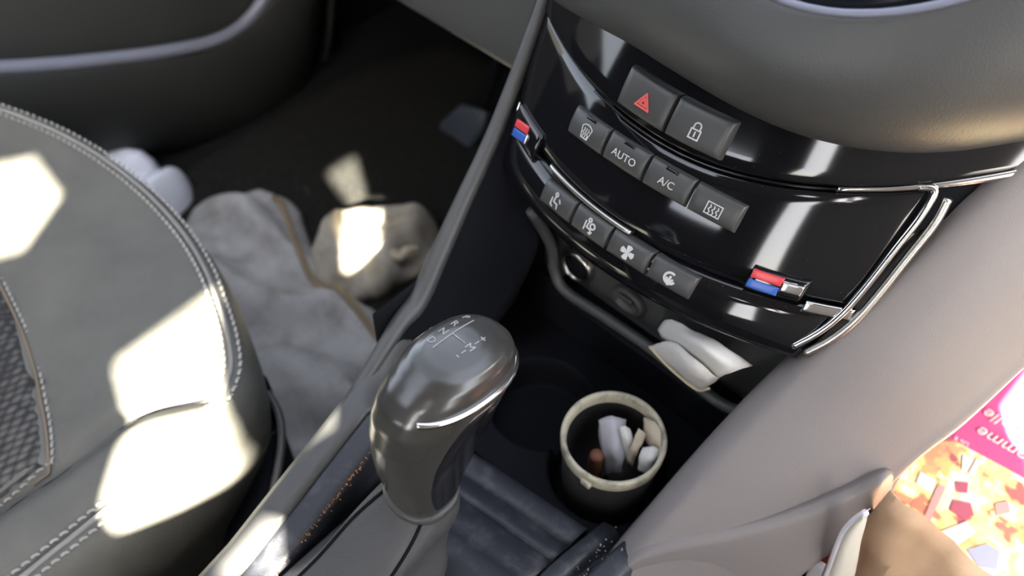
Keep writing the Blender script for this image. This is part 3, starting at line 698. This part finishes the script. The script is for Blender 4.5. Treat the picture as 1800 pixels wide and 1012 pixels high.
def rag(name, spine, widths, hmax, m, seed, zf, label, folds=16, cat='cloth', nu=44, nv=30, lump=.35):
    """rumpled cloth lying on the floor: ridged cross sections along a spine, closed underneath"""
    S_ = cr(spine, 8); n = len(S_); secs = []
    for i, p in enumerate(S_):
        u = i / (n - 1); t = (S_[min(i + 1, n - 1)] - S_[max(0, i - 1)]).normalized(); sd = V(t.y, -t.x, 0).normalized()
        w = interp([(k / (len(widths) - 1), q) for k, q in enumerate(widths)], u); endf = min(1, u * 7, (1 - u) * 7) ** .5
        r = []
        for k in range(nv):
            v = k / (nv - 1) * 2 - 1
            q = p + sd * v * w * (.35 + .65 * endf) * (1 + .10 * fbm((u * 4, v, seed), 1.3, seed))
            hh = hmax * endf * (max(0, 1 - abs(v) ** 2.6)) ** .5
            hh *= 1 + lump * fbm((q.x, q.y, 0), 9, seed) + .30 * sin(folds * (u + .25 * v) + 3 * fbm((q.x, q.y, 0), 7, seed + 4))
            r.append(V(q.x, q.y, zf + max(.001, hh)))
        for k in range(nv - 2, 0, -1): r.append(V(r[k].x, r[k].y, zf))
        secs.append(r)
    o = loft(name, secs, m); tag(o, label, cat)
    return o, secs
FZ = -.3505
r1, sec1 = rag('cloth_rag', [(-0.6604, 0.3290, -0.3200), (-0.5840, 0.2908, -0.3200), (-0.4899, 0.2507, -0.3200), (-0.4013, 0.2285, -0.3200), (-0.3049, 0.2120, -0.3200), (-0.2256, 0.1886, -0.3200)], (.075, .085, .085, .100, .110, .10), .055, 'rag', 3.1, FZ, 'long crumpled grey-white cloth between the seat and the console')
hm = [s[4] + V(0, 0, .003) for s in sec1[4:-2]]
hm2 = [s[26] + V(0, 0, .003) for s in sec1[4:-2]]
tube('hem', hm if hm[0].x > hm2[0].x else hm2, .0045, 'hem', r1, 8)
r2, sec2 = rag('cloth_rag', [(-0.4981, 0.3356, -0.3300), (-0.4713, 0.3555, -0.3300), (-0.4507, 0.3855, -0.3300), (-0.4261, 0.4272, -0.3300), (-0.3912, 0.4681, -0.3300)], (.045, .075, .080, .062, .045), .045, 'rag_b', 8.4, FZ, 'smaller stained cream cloth in a bright patch of sun on the floor mat', 11)
tube('hem', [(-0.3973, 0.3897, -0.3000), (-0.3864, 0.3906, -0.3050), (-0.3845, 0.4017, -0.3000), (-0.3790, 0.4154, -0.3050)], .006, 'beige', r2, 8, 4)
rw, _ = rag('plastic_bag', [(-0.8376, 0.2261, -0.3100), (-0.8046, 0.2495, -0.3100), (-0.7565, 0.2497, -0.3100), (-0.7225, 0.2626, -0.3100), (-0.6898, 0.2732, -0.3100)], (.04, .05, .036, .045, .03), .055, 'plastic_bag', 5.5, -.360, 'white plastic bag showing beyond the front edge of the seat', 9, 'bag', lump=.2)

# ------------------------------------------------------------------ cup of litter in the cup well
cup = thing('litter_cup', 'dark round cup with worn cream rim, holding scraps of paper', 'cup', (CUP.x, CUP.y, -.074))
def circ(r, z, n=56, wob=0.):
    return [V(CUP.x + r * cos(2 * pi * j / n) * (1 + wob * fbm((j * .2, z * 90, 1), 1, 2)), CUP.y + r * sin(2 * pi * j / n), z) for j in range(n)]
loft('cup_body', [circ(r, z) for r, z in ((.002, -.0735), (.0315, -.0735), (.0325, -.071), (.0340, -.03), (.0355, -.012), (.0352, -.008))], 'cup_outer', cup, False)
loft('cup_rim', [circ(r, z) for r, z in ((.0350, -.010), (.0362, -.0075), (.0366, -.003), (.0368, .0012), (.0362, .0032), (.0348, .0036), (.0334, .0026), (.0324, -.002), (.0320, -.009))], 'cup_rim', cup, False)
loft('cup_lining', [circ(r, z) for r, z in ((.0321, -.006), (.0310, -.03), (.0295, -.060), (.002, -.060))], 'cup_in', cup, False)
rbox('cup_tab', V(CUP.x + .006, CUP.y - .0358, -.006), (.008, .004, .007), 'cup_rim', cup, .0012)
def scrap(name, pts, m, label, nu=5, nv=4, thick=.0007, cr_=.0012, seed=1, cat='paper scrap', group='scraps in the litter cup'):
    rows = [cr(r, nv) for r in pts]
    cols = [cr([r[j] for r in rows], nu) for j in range(len(rows[0]))]
    rows = [[c[i] + V(fbm(c[i], 120, seed), fbm(c[i], 120, seed + 3), fbm(c[i], 120, seed + 7)) * cr_ for c in cols] for i in range(len(cols[0]))]
    o = patch(name, rows, m, None, thick); tag(o, label, cat, group)
    return o
scrap('foil_wrapper', [[(0.0301, 0.2335, -0.0120), (0.0358, 0.2407, -0.0080), (0.0449, 0.2458, -0.0100)], [(0.0397, 0.2254, -0.0200), (0.0470, 0.2293, -0.0120), (0.0540, 0.2339, -0.0160)], [(0.0479, 0.2203, -0.0280), (0.0559, 0.2221, -0.0200), (0.0601, 0.2253, -0.0250)], [(0.0536, 0.2176, -0.0400), (0.0594, 0.2202, -0.0360), (0.0614, 0.2248, -0.0400)]], 'foil', 'crumpled silver-grey wrapper on the left in the litter cup', seed=2)
scrap('paper_strip', [[(0.0465, 0.2354, -0.0060), (0.0488, 0.2385, -0.0040), (0.0523, 0.2408, -0.0060)], [(0.0545, 0.2317, -0.0140), (0.0574, 0.2326, -0.0100), (0.0601, 0.2361, -0.0130)], [(0.0614, 0.2283, -0.0300), (0.0648, 0.2286, -0.0260), (0.0656, 0.2322, -0.0300)]], 'paper', 'narrow white paper strip in the middle of the litter cup', seed=5)
scrap('paper_strip', [[(0.0578, 0.2436, -0.0030), (0.0606, 0.2438, -0.0030), (0.0635, 0.2443, -0.0050)], [(0.0602, 0.2328, -0.0100), (0.0642, 0.2329, -0.0100), (0.0659, 0.2336, -0.0120)], [(0.0598, 0.2280, -0.0240), (0.0643, 0.2271, -0.0220), (0.0673, 0.2279, -0.0260)]], 'beige', 'slanting beige paper strip in the litter cup', seed=6)
scrap('card_piece', [[(0.0557, 0.2528, -0.0030), (0.0644, 0.2521, 0.0020), (0.0762, 0.2499, 0.0000)], [(0.0607, 0.2457, -0.0070), (0.0697, 0.2449, -0.0030), (0.0800, 0.2432, -0.0040)], [(0.0644, 0.2455, -0.0160), (0.0710, 0.2425, -0.0120), (0.0770, 0.2417, -0.0140)]], 'beige', 'beige card piece at the back right of the litter cup', seed=8)
scrap('card_piece', [[(0.0677, 0.2361, -0.0100), (0.0721, 0.2398, -0.0060), (0.0785, 0.2435, -0.0080)], [(0.0709, 0.2285, -0.0120), (0.0772, 0.2308, -0.0070), (0.0805, 0.2373, -0.0100)], [(0.0733, 0.2260, -0.0220), (0.0795, 0.2279, -0.0200), (0.0792, 0.2361, -0.0200)]], 'paper', 'pale card piece at the front right of the litter cup', seed=9)
cbt = (0.0435, 0.2170, -0.0300)
bb = loft('cork_stub', [[V(cbt) + V((.0055 * r) * cos(w * pi / 6), (.0055 * r) * sin(w * pi / 6), h) for w in range(12)] for r, h in ((.7, -.030), (1, -.028), (1, .004), (.85, .0065), (.1, .007))], 'brown_bit')
tag(bb, 'small reddish brown stub at the left inside the litter cup', 'litter', 'scraps in the litter cup')

# folded paper packet in the storage tray
pk = thing('paper_packet', 'folded white paper packet with torn end lying in the storage tray', 'paper packet', (.075, .285, .013))
def sheet(name, pts, m, seed, thick=.0006):
    rows = [cr(r, 5) for r in pts]; cols = [cr([r[j] for r in rows], 6) for j in range(len(rows[0]))]
    rows = [[c[i] + V(fbm(c[i], 60, seed), fbm(c[i], 60, seed + 3), fbm(c[i], 60, seed + 7)) * .0012 for c in cols] for i in range(len(cols[0]))]
    return patch(name, rows, m, pk, thick)
sheet('front_sheet', [[(0.0314, 0.2830, 0.0295), (0.0423, 0.2790, 0.0500), (0.0540, 0.2760, 0.0633)], [(0.0446, 0.2810, 0.0281), (0.0609, 0.2710, 0.0583), (0.0723, 0.2720, 0.0662)], [(0.0604, 0.2800, 0.0256), (0.0750, 0.2690, 0.0569), (0.0841, 0.2720, 0.0631)], [(0.0747, 0.2810, 0.0225), (0.0845, 0.2740, 0.0442), (0.0873, 0.2780, 0.0537)]], 'paper', 4)
sheet('back_sheet', [[(0.0311, 0.2880, 0.0447), (0.0367, 0.2860, 0.0605), (0.0427, 0.2840, 0.0720)], [(0.0481, 0.2810, 0.0495), (0.0576, 0.2760, 0.0732), (0.0589, 0.2810, 0.0782)], [(0.0684, 0.2790, 0.0492), (0.0777, 0.2710, 0.0818), (0.0792, 0.2800, 0.0838)], [(0.0790, 0.2810, 0.0358), (0.0947, 0.2770, 0.0687), (0.1022, 0.2880, 0.0728)]], 'paper', 9)
tube('torn_edge', [(0.0325, 0.2810, 0.0321), (0.0457, 0.2790, 0.0300), (0.0615, 0.2780, 0.0276), (0.0760, 0.2790, 0.0255), (0.0848, 0.2750, 0.0419)], .0011, 'paper_edge', pk, 6, 4)

# ------------------------------------------------------------------ passenger side: carton, paper bag, wrapper
bxx = thing('food_carton', 'pink and yellow printed food carton in the passenger footwell', 'carton', (.40, .47, -.36))
c0, c1 = V(.1960, .355, -.078), V(.2385, .585, -.078)       # left edge of the lid
ey = (c1 - c0).normalized(); ex = V(ey.y, -ey.x, 0)
def cp(a, b_, z): return c0 + ey * a + ex * b_ + V(0, 0, z)
LN = (c1 - c0).length
def slabring(i_, z): return [cp(.012 + i_, i_, z), cp(i_, .010 + i_, z), cp(i_ * .4, .26 - i_, z), cp(LN * .55, .30 - i_, z), cp(LN - i_, .28 - i_, z), cp(LN - i_, i_, z), cp(LN * .5, i_, z)]
loft('carton_body', [slabring(i_, z) for i_, z in ((.004, -.272), (0, -.268), (0, -.006), (.002, -.001), (.005, 0))], 'orange_edge', bxx, True)
pz = .0012
def panel2(name, poly, m, z): return mesh(name, [cp(a, b_, z) for a, b_ in poly] + [cp(a, b_, z - .001) for a, b_ in poly], [tuple(range(len(poly)))] + [(i, (i + 1) % len(poly), len(poly) + (i + 1) % len(poly), len(poly) + i) for i in range(len(poly))], m, bxx, False)
panel2('picture_print', [(.016, .004), (.005, .013), (.004, .24), (.09, .28), (.17, .27), (.135, .16), (.1045, .053), (.0955, .024), (.0885, .003)], 'carton_print', .0008)
panel2('pink_band', [(.0890, .003), (.0960, .024), (.1050, .053), (.1355, .16), (.1705, .27), (.225, .27), (.225, .003)], 'pink', .0008)
def write(t, a, b_, size, rot, name='lettering', shear=0.):
    v, f = textmesh(t, size, shear, 'RIGHT')
    o = mesh(name, [cp(a + (p.x * -sin(rot) - p.y * cos(rot)), b_ + (-p.x * cos(rot) + p.y * sin(rot)), .0022) for p in v], f, 'white_ink', bxx, False)
    md = o.modifiers.new('thickness', 'SOLIDIFY'); md.thickness = .0004
write('pomme', .1140, .0195, .0155, .24, shear=.3)
write('cannelle', .1325, .0125, .0155, .24, shear=.3)
write('Lila 8', .0935, .0120, .0052, .30)
def flat(name, pts, m):
    """one printed shape of the food picture on the lid"""
    k = len(pts)
    return mesh(name, [V(p) for p in pts] + [V(p) - V(0, 0, .0006) for p in pts], [tuple(range(k))] + [(i, (i + 1) % k, k + (i + 1) % k, k + i) for i in range(k)], m, bxx, False)
flat('printed_glass', [(0.2189, 0.3997, -0.0762), (0.2310, 0.4019, -0.0762), (0.2342, 0.3882, -0.0762), (0.2209, 0.3886, -0.0762)], 'white_ink')
flat('printed_jar', [(0.2482, 0.3950, -0.0762), (0.2588, 0.4012, -0.0762), (0.2650, 0.3939, -0.0762), (0.2611, 0.3860, -0.0762), (0.2501, 0.3856, -0.0762)], 'print_red')
flat('printed_jar', [(0.2426, 0.4102, -0.0762), (0.2500, 0.4158, -0.0762), (0.2532, 0.4073, -0.0762), (0.2471, 0.4028, -0.0762)], 'print_red')
flat('printed_stripe', [(0.2340, 0.3994, -0.0760), (0.2391, 0.4003, -0.0760), (0.2438, 0.3636, -0.0760), (0.2393, 0.3618, -0.0760)], 'print_rose')
flat('printed_bar', [(0.2364, 0.4346, -0.0762), (0.2397, 0.4364, -0.0762), (0.2448, 0.4239, -0.0762), (0.2415, 0.4221, -0.0762)], 'white_ink')
flat('printed_bar', [(0.2455, 0.4391, -0.0762), (0.2491, 0.4412, -0.0762), (0.2502, 0.4251, -0.0762), (0.2466, 0.4230, -0.0762)], 'white_ink')
flat('printed_jug', [(0.2732, 0.3656, -0.0762), (0.2818, 0.3795, -0.0762), (0.2912, 0.3807, -0.0762), (0.2953, 0.3661, -0.0762), (0.2849, 0.3592, -0.0762)], 'print_blue')
flat('printed_cup', [(0.2520, 0.3636, -0.0762), (0.2633, 0.3862, -0.0762), (0.2719, 0.3821, -0.0762), (0.2656, 0.3585, -0.0762)], 'white_ink')
flat('printed_jar', [(0.2721, 0.4130, -0.0762), (0.2787, 0.4222, -0.0762), (0.2838, 0.4146, -0.0762), (0.2774, 0.4055, -0.0762)], 'print_rose')
pb = thing('paper_bag', 'crumpled brown paper bag standing in front of the printed carton', 'paper bag', (.275, .285, -.36))
# flattened bag: front and back sheets joined at the sides, ragged rim that falls away to the right
nb = 30
def bagrow(z0, w):
    r = []
    for i in range(nb + 1):
        u = i / nb; x = .2085 + .165 * u; top_z = .0560 - .060 * u + .004 * fbm((u * 9, 0, 0), 1, 6)
        z = -.357 + (top_z + .357) * w
        bul = .030 * sin(pi * min(1, u * 1.05) * .97) ** .7 * (1 - w ** 3) + .0015
        y0 = .2830 - .010 * u
        fold = .008 * fbm((x, 0, z), 22, 3) + .016 * fbm((x * .6 + z, 0, z * .3), 9, 8)
        fold -= .006 * (1 - w ** 8) * math.exp(-((x - .212 - .42 * (.04 - z)) / .009) ** 2)
        r.append((V(x - .008 * (1 - w) * (1 - u), y0 - bul + fold, z), V(x - .008 * (1 - w) * (1 - u), y0 + bul * .6 + .003 + fold, z - .012 * w)))
    return [a for a, _ in r] + [c for _, c in r[::-1]]
secs = [bagrow(0, (k / 24)) for k in range(25)]
bo = loft('bag_sides', secs, 'kraft', pb, False)
md = bo.modifiers.new('thickness', 'SOLIDIFY'); md.thickness = .0006
mesh('bag_bottom', secs[0], [tuple(range(len(secs[0])))], 'kraft', pb)
fw = thing('plastic_wrapper', 'white clear-edged plastic wrapper tucked beside the brown paper bag', 'wrapper', (.2, .27, -.36))
ed = [(0.2051, 0.2620, 0.0507), (0.2026, 0.2610, 0.0374), (0.2017, 0.2600, 0.0208), (0.2036, 0.2590, 0.0008), (0.2074, 0.2580, -0.0270), (0.2125, 0.2560, -0.0659), (0.2230, 0.2520, -0.1194)]
ed2 = [(0.2067, 0.2660, 0.0419), (0.2092, 0.2660, 0.0302), (0.2123, 0.2660, 0.0135), (0.2170, 0.2660, -0.0060), (0.2216, 0.2660, -0.0268), (0.2292, 0.2640, -0.0612), (0.2416, 0.2620, -0.1152)]
patch('wrapper_film', [[V(a) + V(.001, .004, 0) for a in ed], ed, [V(a).lerp(V(c), .4) + V(0, -.004, 0) for a, c in zip(ed, ed2)], ed2], 'film_cream', fw, .0005, 3, 4)
tube('wrapper_edge', ed, .0022, 'film', fw, 8, 5)
patch('wrapper_fold', [[V(p) + V(-.012 * i, .002, -.004 * i * i) for i in (.25, .6, 1.)] for p in ed[4:]], 'film', fw, .0005, 4, 2)
